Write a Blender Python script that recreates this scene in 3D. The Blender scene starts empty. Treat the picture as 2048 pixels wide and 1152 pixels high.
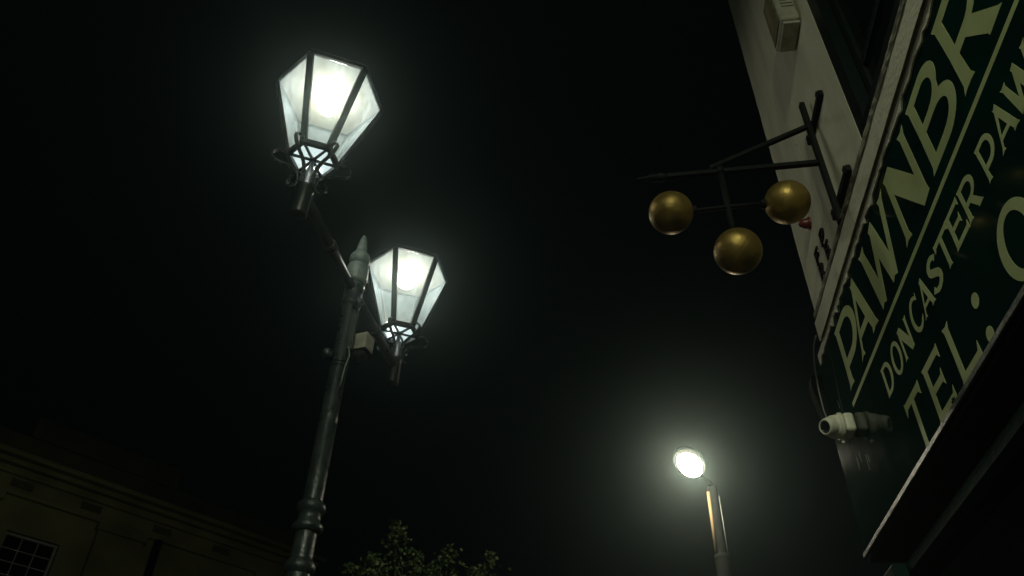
import bpy, math, random
from mathutils import Vector, Matrix
from mathutils.geometry import tessellate_polygon
random.seed(7)
S = bpy.context.scene
PI = math.pi

# ------------------------------------------------------------------ camera
cam_d = bpy.data.cameras.new('camera')
cam_d.sensor_width = 36.0
cam_d.lens = 36.0 * 1549.0 / 2048.0
cam_d.clip_start = 0.05
cam_d.clip_end = 1000
cam = bpy.data.objects.new('camera', cam_d)
S.collection.objects.link(cam)
right = Vector((0.99097458, 0.13188807, 0.0239774))
down = Vector((-0.06460842, 0.62664286, -0.77662377))
fwd = Vector((-0.11745268, 0.76806527, 0.62950823))
mw = Matrix((right, -down, -fwd)).transposed().to_4x4()
mw.translation = Vector((0, 0, 1.6))
cam.matrix_world = mw
S.camera = cam

# ------------------------------------------------------------------ night sky, exposure, render
world = bpy.data.worlds.new('World')
S.world = world
world.use_nodes = True
wn = world.node_tree
wn.nodes.clear()
w_out = wn.nodes.new('ShaderNodeOutputWorld')
w_bg = wn.nodes.new('ShaderNodeBackground')
w_bg.inputs['Color'].default_value = (0.28, 0.85, 0.86, 1)
w_bg.inputs['Strength'].default_value = 0.0011
wn.links.new(w_bg.outputs[0], w_out.inputs[0])
LANTERN_L = 132.0        # radiance of each lantern bulb
DISTANT_L = 120.0        # radiance of the street light down the road
HAZE = 0.0070
S.render.engine = 'CYCLES'
S.view_settings.view_transform = 'Standard'
S.view_settings.look = 'None'
S.view_settings.gamma = 1
S.view_settings.exposure = 0.0
S.view_settings.use_curve_mapping = False
cy = S.cycles
cy.use_denoising = True
cy.sample_clamp_indirect = 3.0
cy.max_bounces = 8
cy.transparent_max_bounces = 16
cy.volume_bounces = 0
cy.use_light_tree = True
cy.blur_glossy = 0.6

# ------------------------------------------------------------------ helpers
C = S.collection


class MB:
    """collects shapes, builds ONE mesh object"""
    def __init__(self):
        self.v = []; self.f = []; self.sm = []

    def add(self, vs, fs, smooth=False):
        b = len(self.v)
        self.v += [tuple(p) for p in vs]
        for f in fs:
            self.f.append([i + b for i in f]); self.sm.append(smooth)
        return self

    def box(self, lo, hi, M=None):
        x0, y0, z0 = lo; x1, y1, z1 = hi
        vs = [Vector(p) for p in ((x0, y0, z0), (x1, y0, z0), (x1, y1, z0), (x0, y1, z0), (x0, y0, z1), (x1, y0, z1), (x1, y1, z1), (x0, y1, z1))]
        if M is not None: vs = [M @ p for p in vs]
        return self.add(vs, [(0, 3, 2, 1), (4, 5, 6, 7), (0, 1, 5, 4), (1, 2, 6, 5), (2, 3, 7, 6), (3, 0, 4, 7)])

    def bar(self, a, b, w, h, up=(0, 0, 1)):
        a = Vector(a); b = Vector(b); t = (b - a); L = t.length; t.normalize()
        u = Vector(up)
        if abs(t.dot(u)) > 0.98: u = Vector((0, 1, 0))
        s = t.cross(u).normalized(); u = s.cross(t).normalized()
        M = Matrix((t, s, u)).transposed().to_4x4(); M.translation = a
        return self.box((0, -w / 2, -h / 2), (L, w / 2, h / 2), M)

    def tube(self, pts, r, n=12, cap=True, flat=None):
        pts = [Vector(p) for p in pts]
        rs = r if isinstance(r, (list, tuple)) else [r] * len(pts)
        vs = []; fs = []
        ref = None
        for i, p in enumerate(pts):
            t = (pts[min(i + 1, len(pts) - 1)] - pts[max(i - 1, 0)]).normalized()
            if ref is None:
                ref = Vector((0, 0, 1)) if abs(t.z) < 0.9 else Vector((1, 0, 0))
            s = t.cross(ref).normalized(); u = s.cross(t).normalized(); ref = u
            for k in range(n):
                a = 2 * PI * k / n
                fl = flat if flat else 1.0
                vs.append(p + (s * math.cos(a) * fl + u * math.sin(a)) * rs[i])
        m = len(pts)
        for i in range(m - 1):
            for k in range(n):
                k2 = (k + 1) % n
                fs.append((i * n + k, i * n + k2, (i + 1) * n + k2, (i + 1) * n + k))
        self.add(vs, fs, True)
        if cap:
            b = len(self.v) - m * n
            self.f.append([b + k for k in range(n)][::-1]); self.sm.append(False)
            self.f.append([b + (m - 1) * n + k for k in range(n)]); self.sm.append(False)
        return self

    def lathe(self, prof, origin=(0, 0, 0), axis=(0, 0, 1), n=28, smooth=True, phase=0.0):
        o = Vector(origin); ax = Vector(axis).normalized()
        s = ax.cross(Vector((0, 0, 1)) if abs(ax.z) < 0.9 else Vector((1, 0, 0))).normalized()
        u = ax.cross(s).normalized()
        vs = []; fs = []
        for r, h in prof:
            for k in range(n):
                a = 2 * PI * k / n + phase
                vs.append(o + ax * h + (s * math.cos(a) + u * math.sin(a)) * max(r, 1e-4))
        for i in range(len(prof) - 1):
            for k in range(n):
                k2 = (k + 1) % n
                fs.append((i * n + k, i * n + k2, (i + 1) * n + k2, (i + 1) * n + k))
        return self.add(vs, fs, smooth)

    def prism(self, loops, M, d0, d1):
        """polygon with holes (2D loops, first is outer) extruded between d0 and d1 along M's z"""
        lp = [[Vector((p[0], p[1], 0)) for p in l] for l in loops]
        tris = tessellate_polygon(lp)
        flat = [p for l in lp for p in l]
        n = len(flat)
        vs = [M @ Vector((p.x, p.y, d1)) for p in flat] + [M @ Vector((p.x, p.y, d0)) for p in flat]
        fs = []
        for t in tris:
            a, b, c = [flat[i] for i in t]
            if (b - a).cross(c - a).z < 0: t = (t[0], t[2], t[1])
            fs.append(tuple(t)); fs.append((t[2] + n, t[1] + n, t[0] + n))
        k = 0
        for l in lp:
            m = len(l)
            for i in range(m):
                a = k + i; b = k + (i + 1) % m
                fs.append((a, a + n, b + n, b))
            k += m
        return self.add(vs, fs)

    def build(self, name, mat, parent=None, bevel=None, seg=2):
        me = bpy.data.meshes.new(name)
        me.from_pydata(self.v, [], self.f)
        me.polygons.foreach_set('use_smooth', self.sm)
        me.materials.append(mat)
        me.update()
        o = bpy.data.objects.new(name, me)
        C.objects.link(o)
        if parent is not None: o.parent = parent
        if bevel:
            b = o.modifiers.new('bevel', 'BEVEL'); b.width = bevel; b.segments = seg; b.limit_method = 'ANGLE'
            b.angle_limit = math.radians(40)
        return o


def thing(name, label, cat, loc=(0, 0, 0), group=None):
    o = bpy.data.objects.new(name, None)
    C.objects.link(o)
    o.location = loc
    o['label'] = label; o['category'] = cat
    if group: o['group'] = group
    return o


def tag(o, label, cat, group=None):
    o['label'] = label; o['category'] = cat
    if group: o['group'] = group
    return o


def structure(o):
    o['kind'] = 'structure'
    return o


# ------------------------------------------------------------------ materials
def material(name, col, rough=0.5, metal=0.0, col2=None, scale=8.0, detail=6.0, lo=0.35, hi=0.65, bump=0.0, bscale=40.0,
             spec=0.5, coat=0.0, rvar=0.0, stretch=(1, 1, 1)):
    m = bpy.data.materials.new(name)
    m.use_nodes = True
    nt = m.node_tree
    b = nt.nodes['Principled BSDF']
    b.inputs['Base Color'].default_value = (*col, 1)
    b.inputs['Roughness'].default_value = rough
    b.inputs['Metallic'].default_value = metal
    b.inputs['Specular IOR Level'].default_value = spec
    b.inputs['Coat Weight'].default_value = coat
    tc = nt.nodes.new('ShaderNodeTexCoord')
    mp = nt.nodes.new('ShaderNodeMapping')
    mp.inputs['Scale'].default_value = stretch
    nt.links.new(tc.outputs['Object'], mp.inputs['Vector'])
    if col2 is not None:
        n = nt.nodes.new('ShaderNodeTexNoise')
        n.inputs['Scale'].default_value = scale; n.inputs['Detail'].default_value = detail
        nt.links.new(mp.outputs[0], n.inputs['Vector'])
        r = nt.nodes.new('ShaderNodeValToRGB')
        r.color_ramp.elements[0].position = lo; r.color_ramp.elements[1].position = hi
        r.color_ramp.elements[0].color = (*col, 1); r.color_ramp.elements[1].color = (*col2, 1)
        nt.links.new(n.outputs['Fac'], r.inputs[0])
        nt.links.new(r.outputs[0], b.inputs['Base Color'])
    if rvar:
        n3 = nt.nodes.new('ShaderNodeTexNoise'); n3.inputs['Scale'].default_value = scale * 1.7; n3.inputs['Detail'].default_value = 8
        nt.links.new(mp.outputs[0], n3.inputs['Vector'])
        mr = nt.nodes.new('ShaderNodeMapRange')
        mr.inputs['From Min'].default_value = 0.3; mr.inputs['From Max'].default_value = 0.7
        mr.inputs['To Min'].default_value = max(0.03, rough - rvar); mr.inputs['To Max'].default_value = rough + rvar
        nt.links.new(n3.outputs['Fac'], mr.inputs['Value'])
        nt.links.new(mr.outputs[0], b.inputs['Roughness'])
    if bump:
        n2 = nt.nodes.new('ShaderNodeTexNoise'); n2.inputs['Scale'].default_value = bscale; n2.inputs['Detail'].default_value = 6
        nt.links.new(mp.outputs[0], n2.inputs['Vector'])
        bp = nt.nodes.new('ShaderNodeBump'); bp.inputs['Strength'].default_value = bump; bp.inputs['Distance'].default_value = 0.01
        nt.links.new(n2.outputs['Fac'], bp.inputs['Height'])
        nt.links.new(bp.outputs[0], b.inputs['Normal'])
    return m


def glass_material(name, dust, gloss, tint, dust_col, rough=0.12, swirl=True):
    """thin lamp glass: mostly clear, some dust that scatters the lamp's light, a weak reflection"""
    m = bpy.data.materials.new(name)
    m.use_nodes = True
    nt = m.node_tree; nt.nodes.clear()
    out = nt.nodes.new('ShaderNodeOutputMaterial')
    tr = nt.nodes.new('ShaderNodeBsdfTransparent'); tr.inputs[0].default_value = (*tint, 1)
    tl = nt.nodes.new('ShaderNodeBsdfTranslucent'); tl.inputs[0].default_value = (*dust_col, 1)
    df = nt.nodes.new('ShaderNodeBsdfDiffuse'); df.inputs[0].default_value = (*dust_col, 1)
    gl = nt.nodes.new('ShaderNodeBsdfGlossy'); gl.inputs['Roughness'].default_value = rough
    md = nt.nodes.new('ShaderNodeMixShader'); md.inputs[0].default_value = 0.4
    nt.links.new(tl.outputs[0], md.inputs[1]); nt.links.new(df.outputs[0], md.inputs[2])
    m1 = nt.nodes.new('ShaderNodeMixShader'); m1.inputs[0].default_value = dust
    nt.links.new(tr.outputs[0], m1.inputs[1]); nt.links.new(md.outputs[0], m1.inputs[2])
    if swirl:
        tc = nt.nodes.new('ShaderNodeTexCoord')
        mp = nt.nodes.new('ShaderNodeMapping'); mp.inputs['Scale'].default_value = (1, 1, 0.45)
        nz = nt.nodes.new('ShaderNodeTexNoise'); nz.inputs['Scale'].default_value = 15; nz.inputs['Detail'].default_value = 9
        nz.inputs['Distortion'].default_value = 1.6
        mr = nt.nodes.new('ShaderNodeMapRange')
        mr.inputs['From Min'].default_value = 0.3; mr.inputs['From Max'].default_value = 0.75
        mr.inputs['To Min'].default_value = dust * 0.60; mr.inputs['To Max'].default_value = dust * 1.75
        nt.links.new(tc.outputs['Object'], mp.inputs[0]); nt.links.new(mp.outputs[0], nz.inputs['Vector'])
        nt.links.new(nz.outputs['Fac'], mr.inputs['Value']); nt.links.new(mr.outputs[0], m1.inputs[0])
    m2 = nt.nodes.new('ShaderNodeMixShader'); m2.inputs[0].default_value = gloss
    nt.links.new(m1.outputs[0], m2.inputs[1]); nt.links.new(gl.outputs[0], m2.inputs[2])
    nt.links.new(m2.outputs[0], out.inputs[0])
    return m


def emission_material(name, col, strength):
    m = bpy.data.materials.new(name)
    m.use_nodes = True
    nt = m.node_tree; nt.nodes.clear()
    out = nt.nodes.new('ShaderNodeOutputMaterial')
    e = nt.nodes.new('ShaderNodeEmission'); e.inputs[0].default_value = (*col, 1); e.inputs[1].default_value = strength
    nt.links.new(e.outputs[0], out.inputs[0])
    return m


M_iron = material('lamp_iron_paint', (0.009, 0.012, 0.012), 0.40, 0.0, (0.024, 0.028, 0.027), 22, lo=0.45, hi=0.75, bump=0.06, bscale=40, rvar=0.06, spec=0.45)
M_leg = material('scroll_iron_lit', (0.045, 0.052, 0.050), 0.26, 0.0, (0.085, 0.092, 0.086), 30, rvar=0.08, spec=0.8)  # lighter iron: the legs' bright lamplit edges put into the colour
M_pole = material('lamp_pole_paint', (0.020, 0.029, 0.031), 0.36, 0.0, (0.044, 0.056, 0.056), 16, lo=0.4, hi=0.75, bump=0.5, bscale=55, rvar=0.14)
M_finial = material('lamplit_pole_paint', (0.22, 0.27, 0.26), 0.45, 0.0, (0.09, 0.11, 0.105), 14, lo=0.5, hi=0.8, bump=0.5, bscale=50, rvar=0.1)  # paler than the pole: lantern light put into the cap and finial colour
M_glass = glass_material('dusty_lamp_glass', 0.085, 0.05, (0.96, 0.98, 0.95), (0.74, 0.88, 0.97))
M_glass_low = glass_material('frosted_bottom_glass', 0.5, 0.05, (0.9, 0.97, 1.0), (0.82, 0.93, 1.0), swirl=False)
M_gear = material('grey_gear_plate', (0.105, 0.098, 0.076), 0.75, bump=0.2, bscale=12, spec=0.15)
M_bulb = emission_material('lantern_bulb', (1.0, 0.97, 0.86), LANTERN_L)
M_bulb2 = emission_material('street_light_bowl', (1.0, 0.91, 0.68), DISTANT_L)
M_glow_ring = emission_material('street_light_glow_ring', (1.0, 0.92, 0.70), 0.45)  # faint glow added round the bowl to soften its edge
M_bulb3 = emission_material('near_street_light_bowl', (0.92, 1.0, 0.72), 500.0)
M_wall = material('cream_render', (0.60, 0.57, 0.44), 0.85, 0, (0.40, 0.385, 0.29), 4.0, detail=9, lo=0.40, hi=0.75, bump=0.5, bscale=26, stretch=(1, 1, 0.22))
M_trim = material('cream_trim_paint', (0.62, 0.60, 0.47), 0.7, 0, (0.40, 0.38, 0.28), 7.0, lo=0.55, hi=0.8, bump=0.4, bscale=40)
M_brown = material('brown_soffit', (0.20, 0.17, 0.085), 0.9, 0, (0.09, 0.075, 0.035), 14, bump=0.8, bscale=50)  # mottled brown for the soffit strip, wall cracks and box seam
M_flash = material('peeling_flashing', (0.60, 0.59, 0.46), 0.7, 0, (0.20, 0.19, 0.12), 18, lo=0.58, hi=0.8, bump=0.9, bscale=45)
M_ledge = material('weathered_ledge_timber', (0.30, 0.29, 0.21), 0.8, 0, (0.035, 0.033, 0.024), 16, lo=0.42, hi=0.6, bump=1.0, bscale=60, stretch=(1, 0.25, 1))
M_green = material('dark_green_gloss', (0.0025, 0.023, 0.0185), 0.065, 0, (0.0018, 0.015, 0.0125), 4, bump=0.003, bscale=5, rvar=0.012, spec=0.09)
M_green2 = material('shopfront_green_paint', (0.007, 0.025, 0.020), 0.65, 0, (0.004, 0.012, 0.010), 8, bump=0.3, bscale=30, spec=0.05)
M_wing = material('window_paint', (0.004, 0.008, 0.008), 0.4, 0, (0.006, 0.010, 0.010), 9, bump=0.2, spec=0.15)
M_black = material('black_shopfront_paint', (0.005, 0.0065, 0.006), 0.9, 0, (0.009, 0.011, 0.010), 10, bump=0.2, spec=0.04)
M_letter = material('cream_lettering', (0.46, 0.51, 0.25), 0.6, 0, (0.37, 0.41, 0.185), 5, detail=9, lo=0.4, hi=0.75, bump=0.1, spec=0.2)
M_alu = material('worn_aluminium_trim', (0.085, 0.095, 0.088), 0.36, 0.25, (0.018, 0.024, 0.022), 55, lo=0.42, hi=0.62, bump=0.8, bscale=150)
M_brk = material('black_iron', (0.004, 0.0055, 0.006), 0.65, 0, (0.009, 0.010, 0.010), 20, bump=0.5, bscale=50, spec=0.12)
M_gold = material('gold_leaf_paint', (0.30, 0.205, 0.055), 0.46, 0.75, (0.17, 0.115, 0.034), 6, detail=9, lo=0.4, hi=0.72, bump=0.45, bscale=11, rvar=0.09)
M_cctv = material('cream_plastic', (0.72, 0.70, 0.56), 0.45, 0, (0.52, 0.50, 0.38), 20, lo=0.5, hi=0.8, bump=0.15)
M_dark = material('dark_rubber', (0.008, 0.008, 0.008), 0.35)
M_bell = material('weathered_box_plastic', (0.40, 0.385, 0.30), 0.6, 0, (0.24, 0.23, 0.17), 12, lo=0.4, hi=0.75, bump=0.2)
M_lens = material('lens_glass', (0.004, 0.005, 0.006), 0.12, spec=0.3)
M_red = material('red_plastic', (0.12, 0.014, 0.011), 0.4)
M_cable = material('grey_cable', (0.20, 0.21, 0.19), 0.55)
M_stone = material('sooty_sandstone', (0.31, 0.30, 0.145), 0.95, 0, (0.14, 0.138, 0.068), 0.9, detail=9, lo=0.35, hi=0.7, bump=0.8, bscale=9)
M_shade_vent = material('shade_and_vent_stone', (0.11, 0.11, 0.06), 0.95, 0, (0.06, 0.06, 0.035), 0.8, detail=9, bump=0.8, bscale=9)  # parapet's shade put into a darker stone colour; also the dark vents
M_sash = material('grimy_sash_paint', (0.34, 0.36, 0.34), 0.6)
M_pane = material('dark_window_glass', (0.004, 0.005, 0.006), 0.07, spec=0.5)
M_brick = material('old_brick', (0.20, 0.085, 0.055), 0.9, 0, (0.12, 0.06, 0.04), 12, bump=0.5)
M_slate = material('slate_roof', (0.05, 0.055, 0.06), 0.7, 0, (0.08, 0.085, 0.09), 6)
M_paving = material('paving', (0.11, 0.108, 0.098), 0.85, 0, (0.07, 0.068, 0.06), 2.5, bump=0.4, bscale=20)
M_tarmac = material('tarmac', (0.045, 0.046, 0.046), 0.85, 0, (0.06, 0.06, 0.058), 12, bump=0.6, bscale=120)
M_kerb = material('kerb_stone', (0.30, 0.29, 0.27), 0.85, 0, (0.2, 0.2, 0.18), 8)
M_col = material('column_paint', (0.006, 0.0075, 0.0075), 0.8, 0, (0.010, 0.011, 0.010), 14, bump=0.4, spec=0.06)
M_lit_stripe = material('column_lit_stripe', (0.27, 0.19, 0.085), 0.8, 0, (0.16, 0.11, 0.05), 10, stretch=(1, 1, 0.1))  # ochre for the lamplit side of the dark column
M_bark = material('bark', (0.075, 0.06, 0.04), 0.95, 0, (0.04, 0.03, 0.02), 20, bump=0.8)
M_white = material('pale_box_enamel', (0.40, 0.385, 0.31), 0.5, 0, (0.26, 0.25, 0.20), 14, bump=0.2)

# leaves: each leaf its own shade
M_leaf = material('leaves', (0.06, 0.10, 0.02), 0.5)
_nt = M_leaf.node_tree
_g = _nt.nodes.new('ShaderNodeNewGeometry')
_r = _nt.nodes.new('ShaderNodeValToRGB')
_r.color_ramp.elements[0].color = (0.028, 0.062, 0.025, 1); _r.color_ramp.elements[1].color = (0.105, 0.145, 0.042, 1)
_nt.links.new(_g.outputs['Random Per Island'], _r.inputs[0])
_nt.links.new(_r.outputs[0], _nt.nodes['Principled BSDF'].inputs['Base Color'])

# ------------------------------------------------------------------ ground, road
fa = math.radians(34.0)
FD = Vector((math.sin(fa), math.cos(fa), 0))          # along the stone building's front
FN = Vector((FD.y, -FD.x, 0))                          # away from its front, to the street
FP = Vector((-13.1, 13.6, 0))
FM = Matrix((FD, Vector((0, 0, 1)), FN)).transposed().to_4x4(); FM.translation = FP   # (along, up, out)

structure(MB().add([(-195, -195, 0), (195, -195, 0), (195, 195, 0), (-195, 195, 0)], [(0, 1, 2, 3)]).build('ground', M_paving))
m = MB(); m.add([FM @ Vector(p) for p in ((-190, 0.004, 2.6), (190, 0.004, 2.6), (190, 0.004, 7.0), (-190, 0.004, 7.0))], [(0, 3, 2, 1)])
structure(m.build('road', M_tarmac))
for a, b in ((2.42, 2.6), (7.0, 7.18)):
    structure(MB().box((-80, 0.001, a), (80, 0.12, b), FM).build('kerb', M_kerb))

# ------------------------------------------------------------------ stone building across the street
hall = thing('stone_building', 'dim sandstone hall with cornice, pilasters and a white sash window across the street', 'building', FP)
hall.rotation_euler = (0, 0, -fa + PI / 2)
HI = hall.matrix_basis.inverted()


def hpart(mb, name, mat, parent=hall, **k):
    o = mb.build(name, mat, None, **k)
    inv = Matrix.Translation(FP) @ Matrix.Rotation(-fa + PI / 2, 4, 'Z')
    if parent is hall:
        o.data.transform(inv.inverted())
        o.parent = hall
    else:
        o.data.transform(inv.inverted())
        o.parent = parent
    return o


WINS = [(0.75, 6.0, 1.1, 1.62), (-2.4, 6.0, 1.1, 1.62), (-5.5, 6.0, 1.1, 1.62), (0.75, 2.0, 1.1, 2.2), (-2.4, 2.0, 1.1, 2.2), (4.9, 2.0, 1.1, 2.2)]
loops = [[(-9, 0), (8.2, 0), (8.2, 9.0), (-9, 9.0)]] + [[(x, z), (x, z + h), (x + w, z + h), (x + w, z)] for x, z, w, h in WINS]
hpart(MB().prism(loops, FM, -0.4, 0), 'wall', M_stone)
hpart(MB().box((-9, 0, -9), (8.2, 9.0, -0.401), FM), 'wall', M_stone)
hpart(MB().box((-9.25, 9.0, -9), (8.45, 9.12, 0.42), FM), 'cornice', M_stone, bevel=0.03)
hpart(MB().box((-9.15, 8.88, 0.002), (8.35, 8.998, 0.26), FM), 'cornice', M_stone, bevel=0.03)
hpart(MB().box((-9.08, 8.72, 0.002), (8.28, 8.879, 0.10), FM), 'frieze_moulding', M_stone, bevel=0.02)
hpart(MB().box((-9.05, 8.30, 0.002), (8.25, 8.40, 0.12), FM), 'architrave', M_stone, bevel=0.02)
hpart(MB().box((-9.0, 9.121, -0.5), (8.2, 9.62, 0.05), FM), 'parapet', M_shade_vent, bevel=0.02)
hpart(MB().box((0.4, 9.621, -0.5), (3.95, 10.12, 0.10), FM), 'parapet_block', M_shade_vent, bevel=0.03)
hpart(MB().box((-5.8, 9.621, -0.5), (-3.2, 10.12, 0.10), FM), 'parapet_block', M_shade_vent, bevel=0.03)
for x in (-7.3, -3.95, -0.75, 2.46, 6.6):
    hpart(MB().box((x, 0, 0.002), (x + 1.08, 8.12, 0.16), FM), 'pilaster', M_stone, bevel=0.02)
    hpart(MB().box((x - 0.05, 8.121, 0.002), (x + 1.13, 8.298, 0.21), FM), 'pilaster_cap', M_stone, bevel=0.02)
hpart(MB().tube([FM @ Vector((3.86, 0, 0.14)), FM @ Vector((3.86, 8.29, 0.14))], 0.09, 12), 'dark_upright', M_black)  # dark round upright standing beside the pilaster
for x in (0.42, 1.95, -1.4, -3.0, 3.7, 5.3):
    hpart(MB().box((x, 8.50, 0.002), (x + 0.46, 8.66, 0.02), FM), 'frieze_vent', M_shade_vent)
for x, z, w, h in WINS:
    fm = MB()
    t = 0.05
    fm.box((x, z, -0.2), (x + t, z + h, -0.12), FM); fm.box((x + w - t, z, -0.2), (x + w, z + h, -0.12), FM)
    fm.box((x + t, z + h - t, -0.2), (x + w - t, z + h, -0.12), FM); fm.box((x + t, z, -0.2), (x + w - t, z + t, -0.12), FM)
    rows = max(2, round((h - .1) / 0.255))
    gw = (w - 2 * t) / 3; gh = (h - 2 * t) / rows
    for i in (1, 2): fm.box((x + t + gw * i - .011, z + t, -0.182), (x + t + gw * i + .011, z + h - t, -0.14), FM)
    for j in range(1, rows): fm.box((x + t, z + t + gh * j - .011, -0.181), (x + w - t, z + t + gh * j + .011, -0.139), FM)
    wo = hpart(fm, 'window', M_sash)
    pm = None
    for i in range(3):
        for j in range(rows):
            hpart(MB().box((x + t + gw * i + .011, z + t + gh * j + .011, -0.17), (x + t + gw * (i + 1) - .011, z + t + gh * (j + 1) - .011, -0.164), FM), 'pane', M_pane, wo)

# ------------------------------------------------------------------ pawnbroker's shop
shop = thing('pawnbroker_shop', 'corner shop with cream rendered wall over a dark green shopfront', 'building', (1.3, 4.12, 0))
SH = Vector((1.3, 4.12, 0))


def spart(mb, name, mat, parent=None, **k):
    if parent is None or parent is shop:
        o = mb.build(name, mat, None, **k); o.data.transform(Matrix.Translation(-SH)); o.parent = shop
    else:
        o = mb.build(name, mat, None, **k); o.data.transform(Matrix.Translation(-SH)); o.parent = parent
    return o


# plane of the front: (s = 4.2 - Y, z) ; out is -X
WMx = Matrix(((0, 0, -1, 1.32), (-1, 0, 0, 4.2), (0, 1, 0, 0), (0, 0, 0, 1)))
edge = [(0.07 + random.uniform(-0.005, 0.005), 4.2 + i * 0.09) for i in range(57)]
outer = [(11.0, 4.2), (11.0, edge[-1][1])] + edge[::-1]
WIN_S = [(1.47, 2.75), (4.6, 5.88), (7.6, 8.88)]
wl = [outer] + [[(a, 4.6), (a, 6.75), (b, 6.75), (b, 4.6)] for a, b in WIN_S]
spart(MB().prism(wl, WMx, -0.25, 0), 'wall', M_wall)
spart(MB().box((1.571, -6.8, 0), (8.0, 4.13, 9.24)), 'rear_wall', M_brick)
spart(MB().add([(1.2, -6.9, 9.28), (8.1, -6.9, 9.28), (8.1, 4.2, 9.28), (1.2, 4.2, 9.28), (4.6, -6.9, 11.2), (4.6, 4.2, 11.2)],
               [(0, 3, 5, 4), (1, 4, 5, 2), (0, 4, 1), (3, 2, 5), (0, 1, 2, 3)]), 'roof', M_slate)
for a, b in WIN_S:
    f = MB()
    X0 = 1.322
    def wb(s0, s1, z0, z1, x0, x1): f.box((x0, 4.2 - s1, z0), (x1, 4.2 - s0, z1))
    wb(a + .001, a + .10, 4.6, 6.75, X0, 1.43); wb(b - .10, b - .001, 4.6, 6.75, X0, 1.43)
    wb(a + .10, b - .10, 6.65, 6.749, X0, 1.43); wb(a + .10, b - .10, 4.601, 4.70, X0, 1.43)
    wo = spart(f, 'window', M_wing)
    f = MB(); wb(a + .101, a + .165, 4.70, 6.65, 1.385, 1.425); wb(b - .165, b - .101, 4.70, 6.65, 1.385, 1.425)
    wb(a + .165, b - .165, 5.02, 5.07, 1.385, 1.425); wb(a + .165, b - .165, 6.58, 6.65, 1.385, 1.425)
    wb((a + b) / 2 - .012, (a + b) / 2 + .012, 5.07, 6.58, 1.39, 1.42)
    spart(f, 'sash', M_wing, wo, bevel=0.004)
    for s0, s1, z0, z1 in ((a + .165, b - .165, 4.70, 5.02), (a + .165, (a + b) / 2 - .012, 5.07, 6.58), ((a + b) / 2 + .012, b - .165, 5.07, 6.58)):
        f = MB(); wb(s0, s1, z0, z1, 1.405, 1.409); spart(f, 'pane', M_pane, wo)
# cornice over the fascia
Y0, Y1 = -6.8, 4.075


def strip(profile, y0, y1, step, jit, seed):
    """profile of (x,z) points swept along Y with small irregularities"""
    rnd = random.Random(seed); n = max(2, int((y1 - y0) / step)); vs = []; fs = []; k = len(profile)
    for i in range(n + 1):
        y = y1 - (y1 - y0) * i / n
        for q, (x, z) in enumerate(profile):
            jx, jz = jit[q]
            vs.append((x + rnd.uniform(-jx, jx), y, z + rnd.uniform(-jz, jz)))
    for i in range(n):
        for q in range(k):
            q2 = (q + 1) % k
            fs.append((i * k + q, i * k + q2, (i + 1) * k + q2, (i + 1) * k + q))
    fs.append(tuple(range(k))[::-1]); fs.append(tuple(n * k + q for q in range(k)))
    return MB().add(vs, fs)


spart(strip([(1.275, 4.480), (1.275, 4.347), (1.2895, 4.353), (1.319, 4.353), (1.319, 4.480)], Y0, 4.05, 0.16,
            [(.001, .001), (.001, .0015), (0, 0), (0, 0), (0, 0)], 1), 'cornice', M_trim)
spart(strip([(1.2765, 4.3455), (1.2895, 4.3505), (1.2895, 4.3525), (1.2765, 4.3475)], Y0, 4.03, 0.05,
            [(.001, .001), (.0005, .0006), (0, 0), (0, 0)], 2), 'soffit', M_brown)
spart(strip([(1.268, 4.522), (1.265, 4.504), (1.270, 4.485), (1.275, 4.4805), (1.319, 4.4805), (1.319, 4.525)], Y0, 4.01, 0.035,
            [(.002, .004), (.004, .003), (.003, .002), (0, 0), (0, 0), (0, 0)], 3), 'ledge', M_ledge, bevel=0.002)
# ragged flashing strip hanging against the fascia top
rnd = random.Random(11)
top = []; bot = []
yy = 4.215
while yy > -2.0:
    drop = 4.314 - abs(rnd.gauss(0.004, 0.009)) - (0.010 if rnd.random() < .25 else 0)
    if 1.68 < yy < 1.73 or 2.40 < yy < 2.43: drop = 4.346
    if yy > 4.16: drop -= 0.03
    bot.append((4.2 - yy, drop)); top.append((4.2 - yy, 4.3520))
    yy -= rnd.uniform(0.012, 0.06)
FMx = Matrix(((0, 0, -1, 1.3), (-1, 0, 0, 4.2), (0, 1, 0, 0), (0, 0, 0, 1)))
spart(MB().prism([bot + top[::-1]], FMx, 0.001, 0.009), 'flashing', M_flash)

# shopfront under the fascia
f = MB(); f.box((1.288, -6.8, 3.132), (1.299, 4.345, 3.157)); spart(f, 'bottom_trim', M_alu, bevel=0.003)
f = MB(); f.box((1.305, -6.8, 3.105), (1.56, 4.33, 3.127)); spart(f, 'soffit_board', M_black)
f = MB(); f.box((1.46, -6.8, 2.962), (1.56, 4.33, 3.104)); spart(f, 'lintel', M_black)
f = MB(); f.box((1.345, -6.8, 2.90), (1.40, 3.918, 2.958)); spart(f, 'transom_rail', M_green2, bevel=0.006)
f = MB(); f.box((1.282, 3.92, 0.35), (1.56, 4.28, 2.958)); spart(f, 'pilaster', M_green2, bevel=0.01)
f = MB(); f.box((1.245, 3.90, 0), (1.56, 4.30, 0.349)); spart(f, 'plinth', M_green2, bevel=0.01)
f = MB(); f.box((1.33, -6.8, 0), (1.56, 3.919, 0.55)); spart(f, 'stall_riser', M_green2, bevel=0.01)
for y0, y1 in ((2.02, 3.90), (0.1, 1.98), (-1.82, 0.06), (-3.8, -1.86)):
    f = MB(); f.box((1.42, y0, 0.552), (1.428, y1, 2.899)); spart(f, 'shop_window', M_pane)
    f = MB(); f.box((1.40, y0 - .04, 0.551), (1.44, y0, 2.899)); spart(f, 'mullion', M_green2)
f = MB(); f.box((1.50, -6.8, 0.551), (1.56, 3.919, 2.955)); spart(f, 'shop_back', M_black)
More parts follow.
